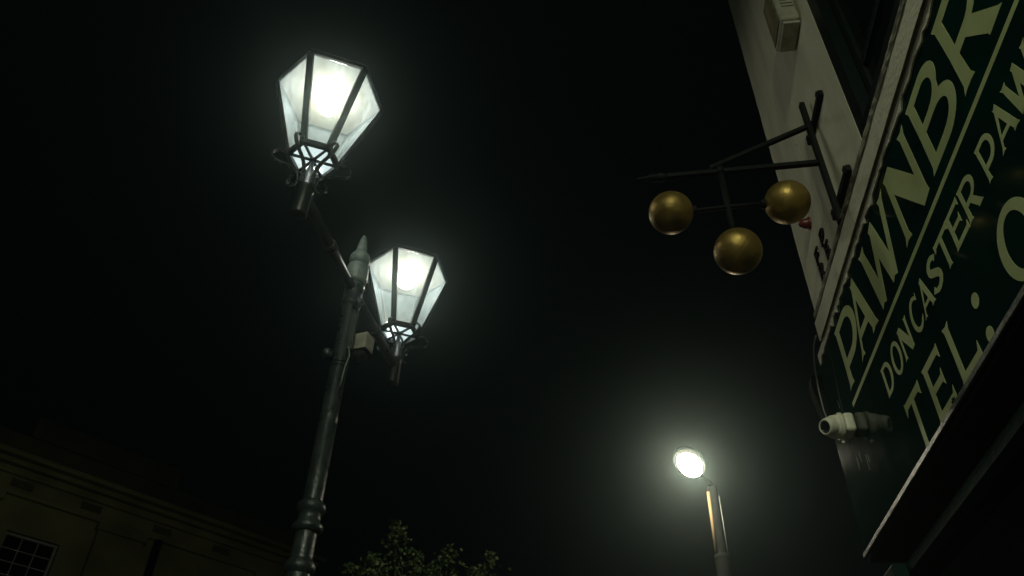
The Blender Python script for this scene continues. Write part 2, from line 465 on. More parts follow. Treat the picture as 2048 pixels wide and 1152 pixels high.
# console at the end of the fascia
cons = [(1.30, 3.88), (1.285, 3.89), (1.268, 3.95), (1.245, 4.08), (1.235, 4.20), (1.245, 4.26), (1.30, 4.27)]
f = MB()
n = len(cons); vs = [(x, 4.30, z) for x, z in cons] + [(x, 4.385, z) for x, z in cons]
f.add(vs, [tuple(range(n)), tuple(range(2 * n - 1, n - 1, -1))] + [(i, i + n, (i + 1) % n + n, (i + 1) % n) for i in range(n)])
spart(f, 'console', M_black, bevel=0.006)

# ------------------------------------------------------------------ fascia sign with lettering
sign = thing('fascia_sign', 'dark green shop fascia lettered PAWNBR, DONCASTER PAW and TEL in cream', 'sign', (1.3, 4.35, 3.16))
SG = Vector((1.3, 4.35, 3.16))


def gpart(mb, name, mat, **k):
    o = mb.build(name, mat, None, **k); o.data.transform(Matrix.Translation(-SG)); o.parent = sign
    return o


gpart(MB().box((1.3, -6.8, 3.159), (1.345, 4.345, 4.352)), 'board', M_green)
gpart(MB().prism([[(0.325, 3.786), (0.325, 3.812), (9.0, 3.796), (9.0, 3.779)]], FMx, 0.0003, 0.0011), 'rule_line', M_letter)


def arc(cx, cy_, rx, ry, a0, a1, n=14):
    return [(cx + rx * math.cos(math.radians(a0 + (a1 - a0) * i / n)), cy_ + ry * math.sin(math.radians(a0 + (a1 - a0) * i / n))) for i in range(n + 1)]


def G(ch):
    if ch == 'P':
        o = [(-.06, 0), (.02, .015), (.12, .015), (.20, 0), (.165, .09), (.16, .26), (.42, .26)] + arc(.46, .63, .46, .37, -90, 90) + [(.1, 1), (-.06, 1), (-.01, .92), (0, .5), (-.01, .08)]
        h = [(.16, .40), (.42, .40)] + arc(.45, .635, .28, .235, -90, 90) + [(.16, .87)]
        return [o, h]
    if ch == 'R':
        o = [(-.06, 0), (.02, .015), (.13, .015), (.22, 0), (.175, .09), (.165, .36), (.34, .36), (.60, .03), (.61, -.01), (.92, 0), (.86, .05), (.56, .40)] \
            + arc(.43, .69, .42, .31, -60, 90) + [(.1, 1), (-.06, 1), (-.01, .92), (0, .5), (-.01, .08)]
        h = [(.165, .49), (.36, .49)] + arc(.42, .68, .255, .19, -90, 90) + [(.165, .87)]
        return [o, h]
    if ch == 'B':
        o = [(-.06, 0), (.1, 0)] + arc(.50, .28, .44, .28, -90, 62) + arc(.44, .765, .38, .235, -40, 90) + [(.1, 1), (-.06, 1), (-.01, .92), (0, .5), (-.01, .08)]
        h1 = [(.165, .13), (.44, .13)] + arc(.48, .29, .28, .155, -90, 90) + [(.165, .445)]
        h2 = [(.165, .56), (.40, .56)] + arc(.42, .72, .23, .155, -90, 90) + [(.165, .875)]
        return [o, h1, h2]
    if ch == 'D':
        o = [(-.06, 0), (.1, 0), (.30, 0)] + arc(.36, .5, .48, .5, -90, 90, 20) + [(.1, 1), (-.06, 1), (-.01, .92), (0, .5), (-.01, .08)]
        h = [(.16, .13), (.33, .13)] + arc(.34, .5, .32, .37, -90, 90, 18) + [(.16, .87)]
        return [o, h]
    if ch == 'O':
        return [arc(.42, .5, .46, .53, 0, 360, 36)[:-1], arc(.42, .5, .29, .40, 0, 360, 36)[:-1]]
    if ch == '0':
        return [arc(.48, .5, .52, .53, 0, 360, 36)[:-1], arc(.48, .5, .32, .40, 0, 360, 36)[:-1]]
    if ch == 'A':
        o = [(-.08, -.01), (.03, .02), (.13, .0), (.09, .09), (.145, .22), (.56, .22), (.63, .07), (.60, -.01), (.74, .015), (.89, -.01), (.83, .08), (.47, 1.03), (.35, .97), (.30, 1.0), (.33, .90), (.02, .10)]
        h = [(.185, .33), (.515, .33), (.375, .72)]
        return [o, h]
    if ch == 'W':
        o = [(-.06, 1.01), (.03, .98), (.20, 1.01), (.17, .92), (.345, .33), (.53, .90), (.50, .97), (.66, 1.02), (.69, .94), (.875, .32), (1.05, .92), (1.02, 1.0), (1.12, .985), (1.26, 1.01), (1.19, .92),
             (.90, -.02), (.80, .02), (.71, -.02), (.55, .52), (.36, -.02), (.27, .02), (.18, -.02), (.01, .90)]
        return [o]
    if ch == 'N':
        o = [(-.06, -.01), (.03, .015), (.17, -.01), (.125, .09), (.125, .66), (.64, -.03), (.86, .0), (.84, .09), (.835, .90), (.88, 1.01), (.78, .985), (.66, 1.01), (.70, .92), (.70, .38), (.23, 1.02), (-.02, 1.0), (.01, .92), (.0, .09)]
        return [o]
    if ch == 'C':
        oo = arc(.46, .5, .50, .53, 52, 318, 26); ii = arc(.50, .5, .36, .40, 310, 62, 22)
        return [oo + [(.86, .30), (.80, .02)][0:0] + [(.88, .26)] + ii + [(.80, .78), (.83, 1.02)]]
    if ch == 'S':
        cl = [(.66, .80), (.60, .87), (.50, .925), (.38, .935), (.26, .89), (.19, .80), (.19, .71), (.25, .62), (.36, .55), (.47, .48), (.58, .40), (.64, .31), (.64, .21), (.57, .12), (.45, .065), (.32, .065), (.19, .115), (.10, .20)]
        L = []; R_ = []
        for i, p in enumerate(cl):
            a = cl[max(0, i - 1)]; b = cl[min(len(cl) - 1, i + 1)]
            tx, ty = b[0] - a[0], b[1] - a[1]; l = math.hypot(tx, ty); nx, ny = -ty / l, tx / l
            t = i / (len(cl) - 1); w = .055 + .055 * math.sin(PI * t)
            if i in (0, len(cl) - 1): w = .10
            L.append((p[0] + nx * w, p[1] + ny * w)); R_.append((p[0] - nx * w, p[1] - ny * w))
        return [L + R_[::-1]]
    if ch == 'T':
        return [[(.31, -.01), (.40, .015), (.55, -.01), (.515, .09), (.515, .86), (.80, .86), (.92, .76), (.93, 1.02), (.85, 1.0), (.05, 1.0), (-.03, 1.02), (-.02, .76), (.10, .86), (.35, .86), (.35, .09)]]
    if ch == 'E':
        return [[(-.06, 0), (.1, 0), (.80, 0), (.86, -.02), (.84, .24), (.76, .14), (.165, .14), (.165, .45), (.58, .45), (.66, .36), (.66, .66), (.58, .575), (.165, .575), (.165, .87), (.70, .87), (.79, .77), (.80, 1.02), (.74, 1), (.1, 1), (-.06, 1), (-.01, .92), (0, .5), (-.01, .08)]]
    if ch == 'E2':   # with a chipped foot
        return [[(-.06, 0), (.1, 0), (.56, 0), (.60, .04), (.57, .07), (.66, .075), (.62, .10), (.71, .105), (.68, .085), (.78, .07), (.74, .035), (.86, -.02), (.84, .24), (.76, .14), (.165, .14), (.165, .45), (.58, .45), (.66, .36), (.66, .66), (.58, .575), (.165, .575), (.165, .87), (.70, .87), (.79, .77), (.80, 1.02), (.74, 1), (.1, 1), (-.06, 1), (-.01, .92), (0, .5), (-.01, .08)]]
    if ch == 'L':
        return [[(-.06, 0), (.1, 0), (.78, 0), (.86, -.02), (.84, .26), (.75, .14), (.17, .14), (.17, .91), (.23, 1.01), (.1, .985), (-.06, 1.01), (-.01, .92), (0, .5), (-.01, .08)]]
    if ch == 'F':
        return [[(-.06, 0), (.2, 0), (.165, .09), (.165, .42), (.58, .42), (.66, .34), (.66, .64), (.58, .555), (.165, .555), (.165, .87), (.70, .87), (.79, .77), (.80, 1.02), (.74, 1), (-.06, 1), (0, .5)]]


def area2(l): return sum(l[i][0] * l[(i + 1) % len(l)][1] - l[(i + 1) % len(l)][0] * l[i][1] for i in range(len(l)))


def letter(ch, s0, s1, z0, z1, lab):
    gl = G(ch)
    xs = [p[0] for p in gl[0]]; xa, xb = min(xs), max(xs)
    loops = []
    for i, l in enumerate(gl):
        l = [(s0 + (p[0] - xa) / (xb - xa) * (s1 - s0), z0 + p[1] * (z1 - z0)) for p in l]
        loops.append(l)
    o = gpart(MB().prism(loops, FMx, 0.0003, 0.0011), 'letter', M_letter)
    return o


zb, zt = 3.868, 4.250
for ch, a, b in (('P', .358, .737), ('A', .647, 1.011), ('W', 1.012, 1.510), ('N', 1.533, 1.888), ('B', 1.944, 2.30), ('R', 2.325, 2.690)): letter(ch, a, b, zb, zt, ch)
zb, zt = 3.535, 3.688
for ch, a, b in (('D', .835, .968), ('O', 1.000, 1.130), ('N', 1.146, 1.288), ('C', 1.330, 1.452), ('A', 1.455, 1.600), ('S', 1.600, 1.722), ('T', 1.728, 1.882), ('E', 1.877, 2.019),
                 ('R', 2.022, 2.163), ('P', 2.222, 2.342), ('A', 2.345, 2.493), ('W', 2.478, 2.680)): letter(ch, a, b, zb, zt, ch)
zb, zt = 3.160, 3.415
for ch, a, b in (('T', .968, 1.186), ('E2', 1.251, 1.472), ('L', 1.543, 1.760), ('0', 2.090, 2.350)): letter(ch, a, b, zb, zt, ch)
for z in (3.330, 3.184):
    gpart(MB().prism([arc(1.851, z, .029, .029, 0, 360, 24)[:-1]], FMx, 0.0003, 0.0011), 'colon_dot', M_letter)

for s0, z0, ln in ((.10, 3.96, .05), (.145, 3.60, .10), (.155, 3.57, .05), (.21, 3.58, .06), (.30, 3.52, .09), (.33, 3.50, .04), (.125, 3.64, .03)):
    gpart(MB().prism([[(s0, z0), (s0 + .0018, z0 - .003), (s0 + .0012, z0 - ln), (s0 - .0004, z0 - ln)]], FMx, 0.0004, 0.0009), 'paint_scratch', M_flash)

CR = [(.452, 4.560, .462, 4.530), (.470, 4.512, .474, 4.496), (.462, 4.470, .468, 4.440), (.448, 4.424, .453, 4.400), (.262, 4.47, .30, 4.468), (.55, 4.86, .556, 4.82), (.90, 4.93, .93, 4.90), (.93, 4.90, .935, 4.86), (.60, 5.62, .64, 5.57)]
for a, b, c, d in CR:
    L_ = math.hypot(c - a, d - b); nx, nz = -(d - b) / L_ * .0018, (c - a) / L_ * .0018
    spart(MB().prism([[(a, b), (a + nx * 1.5 + (c - a) * .5, b + nz * 1.5 + (d - b) * .5), (c, d), (a - nx + (c - a) * .4, b - nz + (d - b) * .4)]], WMx, 0.0004, 0.0010), 'crack', M_brown)

# ------------------------------------------------------------------ raised black letters on the cream wall
for ch, s, z, lab in (('F', .384, 4.745, 'black raised letter F on cream wall, upper left of four worn letters'),
                      ('P', .552, 4.752, 'black raised letter P on cream wall, upper right of four worn letters'),
                      ('R', .385, 4.625, 'black raised letter R on cream wall, lower left of four worn letters'),
                      ('E', .575, 4.628, 'black raised letter E on cream wall, lower right of four worn letters')):
    gl = G(ch)
    loops = [[(s + p[0] * 0.088, z + p[1] * 0.10) for p in l] for l in gl]
    o = MB().prism(loops, WMx, -0.002, 0.012).build('wall_letter', M_brk)
    c = sum((Vector(v.co) for v in o.data.vertices), Vector()) / len(o.data.vertices)
    o.data.transform(Matrix.Translation(-c)); o.location = c
    tag(o, lab, 'letter', 'raised letters on the cream wall')

# ------------------------------------------------------------------ pawnbroker's bracket with three gold balls
BO = Vector((1.3, 3.17, 4.97))
brk = thing('pawnbroker_sign', 'three gold balls hanging from a black iron bracket on cream wall', 'sign', BO)


def bpart(mb, name, mat, parent=None, **k):
    o = mb.build(name, mat, None, **k); o.data.transform(Matrix.Translation(-BO)); o.parent = parent or brk
    return o


for z, y0, y1 in ((5.315, 2.945, 3.325), (4.675, 2.94, 3.32)):
    m = MB(); m.box((1.292, y0, z - .022), (1.319, y1, z + .022)); m.box((1.286, y0 + .01, z - .03), (1.2915, y0 + .045, z + .03)); m.box((1.286, y1 - .045, z - .03), (1.2915, y1 - .01, z + .03))
    bpart(m, 'wall_strap', M_brk, bevel=0.003)
m = MB(); m.box((1.256, 3.15, 4.50), (1.2855, 3.19, 5.50)); bpart(m, 'wall_bar', M_brk, bevel=0.004)
m = MB(); m.bar((1.255, 3.17, 4.972), (0.40, 3.17, 4.957), 0.030, 0.030); bpart(m, 'arm', M_brk, bevel=0.003)
m = MB(); m.lathe([(0.001, 0), (0.012, 0.02), (0.014, 0.06), (0.026, 0.085), (0.022, 0.12), (0.030, 0.14), (0.020, 0.175), (0.001, 0.19)], (0.228, 3.17, 4.955), (1, 0, 0), 14)
bpart(m, 'spear_tip', M_brk)
m = MB(); m.bar((1.255, 3.17, 5.285), (0.66, 3.17, 4.999), 0.028, 0.028); bpart(m, 'brace', M_brk, bevel=0.003)
m = MB(); m.tube([(0.71, 3.17, 4.945), (0.711, 3.17, 4.60), (0.713, 3.17, 4.475)], 0.016, 10)
m.lathe([(0.001, -.024), (.024, -.022), (.026, 0), (.024, .022), (.001, .024)], (0.71, 3.17, 4.968), (0, 0, 1), 12); bpart(m, 'drop_rod', M_brk)
m = MB(); m.tube([(0.505, 3.17, 4.666), (0.69, 3.17, 4.676), (0.73, 3.17, 4.678), (0.925, 3.17, 4.678)], 0.013, 10); bpart(m, 'cross_rod', M_brk)
for (x, z), r, ax, sax in (((0.398, 4.664), 0.122, (1, 0, .05), (.3, -.2, .95)), ((1.029, 4.678), 0.122, (-1, 0, 0), (-.9, .1, .3)), ((0.713, 4.348), 0.125, (0, 0, 1), (.78, .35, -.5))):
    prof = [(r * math.sin(PI * i / 52), -r * math.cos(PI * i / 52)) for i in range(53)]
    prof = [(p[0] * (0.990 if i == 26 else (1.004 if i in (25, 27) else 1)), p[1]) for i, p in enumerate(prof)]
    m = MB(); m.lathe(prof, (x, 3.17, z), sax, 48)
    dn = Vector((x - .09, 3.17 - .085, z + .045)); rr = random.Random(int(x * 1000))     # knocks in the sheet metal
    dents = [(dn, .018, .006)] + [(Vector((x, 3.17, z)) + Vector((rr.gauss(0, 1), -abs(rr.gauss(0, 1)), rr.gauss(0, 1))).normalized() * r, rr.uniform(.02, .045), rr.uniform(.0015, .004)) for _ in range(5)]
    cc = Vector((x, 3.17, z)); nv = []
    for v in m.v:
        v = Vector(v); d = (v - cc).normalized(); k = 0
        for c_, w_, h_ in dents:
            q = (v - c_).length / w_
            if q < 1: k += h_ * (1 - q * q) ** 2
        nv.append(tuple(v - d * k))
    m.v = nv
    b = bpart(m, 'ball', M_gold)
    m = MB(); a = Vector(ax).normalized(); m.lathe([(0.024, r * .97), (0.028, r * .99), (0.026, r + .016), (0.016, r + .024)], (x, 3.17, z), ax, 16); bpart(m, 'socket', M_brk, b)

# ------------------------------------------------------------------ bell box, red lamp, camera, cable on the shop
bell = thing('alarm_box', 'weathered cream alarm box with louvred side high on cream wall', 'alarm box', (1.32, 2.985, 5.95))
m = MB(); m.box((1.20, 2.87, 5.97), (1.319, 3.12, 6.42))
o = m.build('housing', M_bell, None, bevel=0.02, seg=3); o.data.transform(Matrix.Translation(-Vector((1.32, 2.985, 5.95)))); o.parent = bell
m = MB(); m.box((1.215, 2.89, 5.948), (1.315, 3.10, 5.972))
o = m.build('base_tray', M_bell, None, bevel=0.004); o.data.transform(Matrix.Translation(-Vector((1.32, 2.985, 5.95)))); o.parent = bell
m = MB()
for i in range(7): m.box((1.225, 2.862, 6.10 + i * .035), (1.30, 2.8695, 6.118 + i * .035))
o = m.build('louvre', M_bell, None); o.data.transform(Matrix.Translation(-Vector((1.32, 2.985, 5.95)))); o.parent = bell
m = MB(); m.box((1.1935, 2.9, 5.99), (1.1995, 3.09, 6.40))
o = m.build('front_seam', M_brown, None); o.data.transform(Matrix.Translation(-Vector((1.32, 2.985, 5.95)))); o.parent = bell

RL = Vector((1.32, 3.76, 5.05))
red = thing('red_lamp', 'small red ribbed lamp on cream wall behind the gold ball nearest the wall', 'lamp', RL)
red.scale = (.85, .85, .85)
m = MB(); m.lathe([(0.05, 0), (0.05, .012), (0.042, .02)], (0, 0, 0), (-1, 0, 0), 20); m.build('backplate', M_red, red)
m = MB(); m.lathe([(0.040, .018), (.042, .03), (.036, .034), (.040, .042), (.034, .046), (.037, .054), (.030, .058), (.030, .070), (.001, .085)], (0, 0, 0), (-1, 0, 0), 20); m.build('red_lens', M_red, red)

CO = Vector((1.3, 3.955, 3.715))
cctv = thing('security_camera', 'cream turret security camera with dark lens on the fascia corner', 'camera', CO)
cctv.scale = (0.88, 0.94, 0.94)


def cpart(mb, name, mat, **k):
    return mb.build(name, mat, cctv, **k)


m = MB(); m.box((-0.068, -0.060, -0.055), (-0.0005, 0.060, 0.065)); cpart(m, 'junction_box', M_cctv, bevel=0.022, seg=3)
m = MB(); m.lathe([(0.001, .066), (0.074, .067), (0.081, .072), (0.081, .088), (0.076, .094), (0.001, .095)], (0, 0, 0), (-1, 0, 0), 36); cpart(m, 'collar', M_cctv)
m = MB(); m.lathe([(0.070, .094), (0.070, .110), (0.066, .135), (0.054, .158), (0.034, .172), (0.001, .178)], (0, 0, 0), (-1, 0, 0), 36); cpart(m, 'dome', M_cctv)
ed = Vector((-0.80, -0.50, -0.28)).normalized(); ec = Vector((-0.125, -0.015, -0.005))
m = MB(); m.lathe([(0.056, 0.0), (0.054, .045), (0.050, .066), (0.044, .078), (0.038, .080), (0.036, .074)], ec, ed, 36); cpart(m, 'eyeball', M_cctv)
m = MB(); m.lathe([(0.0365, .076), (0.035, .068), (0.020, .062), (0.001, .060)], ec, ed, 32); cpart(m, 'lens', M_lens)
m = MB(); m.lathe([(0.001, 0), (0.010, .002), (0.010, .014), (0.001, .018)], (-0.082, 0.01, -0.088), (-0.2, 0, -1), 12); cpart(m, 'locking_screw', M_cctv)

m = MB(); m.tube([(1.285, 4.12, 4.44), (1.262, 4.14, 4.38), (1.248, 4.18, 4.27), (1.246, 4.22, 4.12), (1.248, 4.235, 3.98), (1.252, 4.21, 3.87), (1.256, 4.12, 3.80), (1.262, 4.00, 3.765)], 0.0045, 8)
o = m.build('hanging_cable', M_cable); c = Vector((1.285, 4.12, 4.44)); o.data.transform(Matrix.Translation(-c)); o.location = c
tag(o, 'thin loose cable drooping from the cornice end to the security camera', 'cable')

# ------------------------------------------------------------------ twin lantern street lamp
K = 1.6                                                  # the whole post, 5.4 m to its arms
LP = Vector((-1.968, 4.571, -0.96))
AH = 3.985
lamp = thing('street_lamp', 'dark iron lamp post with finial and two glowing six sided lanterns', 'street lamp', LP)
lamp.scale = (K, K, K)


def lp(mb, name, mat, parent=lamp, **k):
    return mb.build(name, mat, parent, **k)


# local coordinates about the post
m = MB()
m.lathe([(.10, .6), (.10, 1.2), (.085, 1.25), (.085, 1.3), (.058, 1.35), (.049, 2.58), (.047, 2.60)], n=32); lp(m, 'pole_base', M_pole)
m = MB(); m.lathe([(.046, 2.59), (.059, 2.605), (.061, 2.625), (.050, 2.645), (.044, 2.65)], n=32); lp(m, 'pole_ring', M_pole)
m = MB(); m.lathe([(.044, 2.755), (.059, 2.762), (.062, 2.785), (.046, 2.800), (.045, 2.83), (.050, 2.838), (.060, 2.852), (.057, 2.874), (.045, 2.884), (.040, 2.89)], n=32); lp(m, 'pole_ring', M_pole)
m = MB(); m.lathe([(.044, 2.60), (.043, 2.76)], n=32); m.lathe([(.041, 2.88), (.0395, 3.242), (.038, 3.244), (.038, 3.249), (.0395, 3.251), (.0393, 3.30), (.038, 3.303), (.0385, 3.90)], n=32); lp(m, 'shaft', M_pole)
for z in (3.535, 3.555): m = MB(); m.lathe([(.0385, z - .006), (.043, z - .004), (.043, z + .004), (.0385, z + .006)], n=28); lp(m, 'strap', M_iron)
m = MB(); m.lathe([(.041, 3.885), (.048, 3.895), (.049, 3.925), (.046, 3.930), (.046, 3.995), (.050, 4.0), (.050, 4.012), (.043, 4.018), (.043, 4.035)], n=28); lp(m, 'arm_collar', M_pole)
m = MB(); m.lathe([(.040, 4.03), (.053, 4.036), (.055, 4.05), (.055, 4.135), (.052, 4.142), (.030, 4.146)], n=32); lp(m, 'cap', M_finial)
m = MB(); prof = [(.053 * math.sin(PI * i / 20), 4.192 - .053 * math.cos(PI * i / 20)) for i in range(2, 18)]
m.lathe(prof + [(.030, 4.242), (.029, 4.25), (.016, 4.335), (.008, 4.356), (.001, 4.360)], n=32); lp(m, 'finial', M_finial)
m = MB(); m.bar((0.040, -0.018, 3.62), (0.038, -0.018, 3.86), .03, .022, (0, 1, 0)); lp(m, 'cable_cover', M_pole, bevel=.003)
m = MB(); m.lathe([(.001, 0), (.024, .002), (.026, .03), (.02, .045), (.001, .05)], (-.030, -.03, 3.585), (-.8, -.5, .1), 16); lp(m, 'bolt_knob', M_pole)
m = MB(); m.lathe([(.012, 0), (.012, .03), (.022, .032), (.024, .05), (.016, .06), (.001, .062)], (.03, -.03, 3.865), (.75, -.6, .1), 14); lp(m, 'clamp_knob', M_pole)
L1 = Vector((-1.249 + 1.230, 2.179 - 2.857, 4.197)); L2 = Vector((-1.196 + 1.230, 3.535 - 2.857, 4.212))
for L, q in ((L1, -1), (L2, 1)):
    e = Vector((L.x, L.y, AH))
    d = Vector((e.x, e.y, 0)).normalized()
    m = MB(); m.tube([d * .044 + Vector((0, 0, AH)), e - d * .03], .0235, 14); lp(m, 'arm', M_iron)
    m = MB()
    mid = (d * .045 + Vector((0, 0, AH))).lerp(e, .46)
    m.lathe([(.0235, -.022), (.030, -.020), (.031, -.008), (.027, -.004), (.027, .004), (.031, .008), (.030, .020), (.0235, .022)], mid, d, 20); lp(m, 'arm_ring', M_iron)
    for t in (.16, .72):
        pz = (d * .045 + Vector((0, 0, AH - .014))).lerp(e - Vector((0, 0, .014)), t) + Vector((-.015, 0, 0)) * (1 if q < 0 else -1)
        m = MB(); m.lathe([(.001, 0), (.008, .001), (.008, .010), (.001, .014)], pz, (-.9 if q < 0 else .3, -.3, -.5), 8); lp(m, 'bolt', M_iron)
# curved bracket stay below each arm
RT, RB, HZ, PH = 0.252, 0.110, 0.455, math.radians(27.5)


def hexp(r, z, k): return Vector((r * math.cos(PH + k * PI / 3), r * math.sin(PH + k * PI / 3), z))


def make_lantern():
    f = MB()
    for k in range(6):
        a, b = hexp(RB, 0, k), hexp(RT, HZ, k); a2, b2 = hexp(RB, 0, k + 1), hexp(RT, HZ, k + 1)
        up = Vector((math.cos(PH + k * PI / 3), math.sin(PH + k * PI / 3), 0))
        f.bar(a, b, .031, .012, up)
        mdir = (a + a2).normalized()
        f.bar(a, a2, .018, .028); f.bar(b, b2, .016, .016)
        f.bar(hexp(RB - .006, -.0015, k), Vector((0, 0, -.0015)) + hexp(.012, 0, k), .011, .009)
    f.lathe([(.001, -.008), (.017, -.007), (.017, .004), (.001, .005)], (0, 0, 0), (0, 0, 1), 12)
    fr = f.build('lantern', M_iron, None)
    for k in range(6):
        i0, i1 = hexp(RB - .004, .008, k), hexp(RB - .004, .008, k + 1); t0, t1 = hexp(RT - .005, HZ - .010, k), hexp(RT - .005, HZ - .010, k + 1)
        e0 = i0.lerp(i1, .075); e1 = i0.lerp(i1, .925); u0 = t0.lerp(t1, .035); u1 = t0.lerp(t1, .965)
        nn = (e1 - e0).cross(u0 - e0).normalized() * .0015
        MB().add([e0 - nn, e1 - nn, u1 - nn, u0 - nn, e0 + nn, e1 + nn, u1 + nn, u0 + nn],
                 [(0, 3, 2, 1), (4, 5, 6, 7), (0, 1, 5, 4), (1, 2, 6, 5), (2, 3, 7, 6), (3, 0, 4, 7)]).build('pane', M_glass, fr)
    b6 = [hexp(RB - .010, .007, k) for k in range(6)]; b6u = [p + Vector((0, 0, .003)) for p in b6]
    MB().add(b6 + b6u, [(5, 4, 3, 2, 1, 0), (6, 7, 8, 9, 10, 11)] + [(k, (k + 1) % 6, (k + 1) % 6 + 6, k + 6) for k in range(6)]).build('bottom_pane', M_glass_low, fr)
    # gear plate under the roof, with a shallow reflector dish round the lamp
    c6 = [hexp(RT - .014, HZ + .002, k) for k in range(6)]; c6u = [p + Vector((0, 0, .004)) for p in c6]
    MB().add(c6 + c6u, [(5, 4, 3, 2, 1, 0), (6, 7, 8, 9, 10, 11)] + [(k, (k + 1) % 6, (k + 1) % 6 + 6, k + 6) for k in range(6)]).build('gear_plate', M_gear, fr)
    m = MB(); m.lathe([(.001, HZ - .105), (.03, HZ - .100), (.048, HZ - .086), (.05, HZ - .072), (.045, HZ - .056), (.03, HZ - .042), (.016, HZ - .038), (.016, HZ - .001)], n=16); m.build('bulb', M_bulb, fr)
    # roof: eaves, pyramid, vent cap, finial
    r = MB()
    n0 = len(r.v); vs = []
    prof = [(RT + .006, HZ + .009), (RT + .010, HZ + .013), (RT + .007, HZ + .020), (.16, HZ + .075), (.085, HZ + .105), (.085, HZ + .12), (.095, HZ + .125), (.05, HZ + .145), (.014, HZ + .155), (.016, HZ + .17), (.001, HZ + .185)]
    for rr, z in prof: vs += [hexp(rr, z, k) for k in range(6)]
    fs = [tuple(range(5, -1, -1))]
    for i in range(len(prof) - 1):
        for k in range(6): fs.append((i * 6 + k, i * 6 + (k + 1) % 6, (i + 1) * 6 + (k + 1) % 6, (i + 1) * 6 + k))
    r.add(vs, fs); r.build('roof', M_iron, fr)
    # spigot under the lantern
    m = MB(); m.lathe([(.001, -.345), (.033, -.345), (.036, -.340), (.036, -.20), (.042, -.196), (.042, -.180), (.036, -.176), (.034, -.11), (.024, -.105), (.012, -.05), (.007, -.009)], n=24); m.build('spigot', M_iron, fr)
    # scrolled legs (flat straps)
    for k in range(6):
        a = PH + k * PI / 3
        def pt(r, z): return Vector((r * math.cos(a), r * math.sin(a), z))
        ctrl = [(RB - .004, -.004), (RB + .018, .010), (RB + .052, -.002), (RB + .066, -.030), (RB + .050, -.056), (RB + .015, -.068), (RB - .030, -.078), (RB - .056, -.100), (RB - .066, -.130), (RB - .070, -.165), (RB - .064, -.188), (RB - .045, -.196)]
        pts = []
        for i in range(len(ctrl) - 1):
            p0 = ctrl[max(0, i - 1)]; p1 = ctrl[i]; p2 = ctrl[i + 1]; p3 = ctrl[min(len(ctrl) - 1, i + 2)]
            for s in range(4):
                t = s / 4
                def cr(q): return .5 * ((2 * p1[q]) + (-p0[q] + p2[q]) * t + (2 * p0[q] - 5 * p1[q] + 4 * p2[q] - p3[q]) * t * t + (-p0[q] + 3 * p1[q] - 3 * p2[q] + p3[q]) * t ** 3)
                pts.append((cr(0), cr(1)))
        pts.append(ctrl[-1])
        vs = []; fs = []; tn = Vector((-math.sin(a), math.cos(a), 0)) * .0085
        for i, p in enumerate(pts):
            q0 = pts[max(0, i - 1)]; q1 = pts[min(len(pts) - 1, i + 1)]
            dx, dz = q1[0] - q0[0], q1[1] - q0[1]; l = math.hypot(dx, dz) or 1; nx, nz = -dz / l * .0022, dx / l * .0022
            o1 = pt(p[0] + nx, p[1] + nz); o2 = pt(p[0] - nx, p[1] - nz)
            vs += [o1 - tn, o1 + tn, o2 + tn, o2 - tn]
        for i in range(len(pts) - 1):
            for q in range(4): fs.append((i * 4 + q, i * 4 + (q + 1) % 4, (i + 1) * 4 + (q + 1) % 4, (i + 1) * 4 + q))
        fs += [(3, 2, 1, 0), tuple((len(pts) - 1) * 4 + q for q in range(4))]
        MB().add(vs, fs).build('scroll_leg', M_leg, fr)
    return fr


lan = make_lantern()
lan.parent = lamp; lan.location = L1
lan2 = lan.copy(); C.objects.link(lan2); lan2.parent = lamp; lan2.location = L2
for ch in list(lan.children):
    c = ch.copy(); C.objects.link(c); c.parent = lan2

# ------------------------------------------------------------------ pale box strapped to the post
PB = Vector((-1.872, 4.64, 4.94))
pb = thing('equipment_box', 'small pale square box on a black mount beside the lamp post', 'box', PB)
pb.scale = (1.35, 1.35, 1.35)
Rb = Matrix.Rotation(math.radians(-12), 4, 'Z')
m = MB(); m.box((-.055, -.03, -.045), (.06, .06, .065), Rb); m.build('housing', M_white, pb, bevel=.006)
m = MB(); m.box((-.065, -.037, -.056), (.068, .068, -.046), Rb); m.build('rim', M_brk, pb, bevel=.002)
m = MB(); m.lathe([(.001, 0), (.036, 0), (.045, .012), (.045, .026), (.030, .042), (.012, .046), (.012, .07), (.001, .07)], (.012, 0.0, -.057), (0, 0, -1), 20); m.build('mount', M_brk, pb)
m = MB(); m.bar((-.085, 0, -.065), (.03, -.0, -.065), .03, .016); m.build('bracket_arm', M_brk, pb)
cb = [(-1.190, 2.825, 3.63), (-1.165, 2.80, 3.56), (-1.172, 2.79, 3.50), (-1.178, 2.795, 3.44), (-1.185, 2.80, 3.40), (-1.188, 2.815, 3.43), (-1.186, 2.825, 3.53)]
m = MB(); m.tube([((x + 1.19) * K, (y - 2.825) * K, (z - 3.63) * K) for x, y, z in cb], .0055, 8)
o = m.build('looped_cable', M_cable); o.location = (-1.904, 4.52, 4.848)
tag(o, 'thin grey cable looping down the lamp post below the pale box', 'cable')

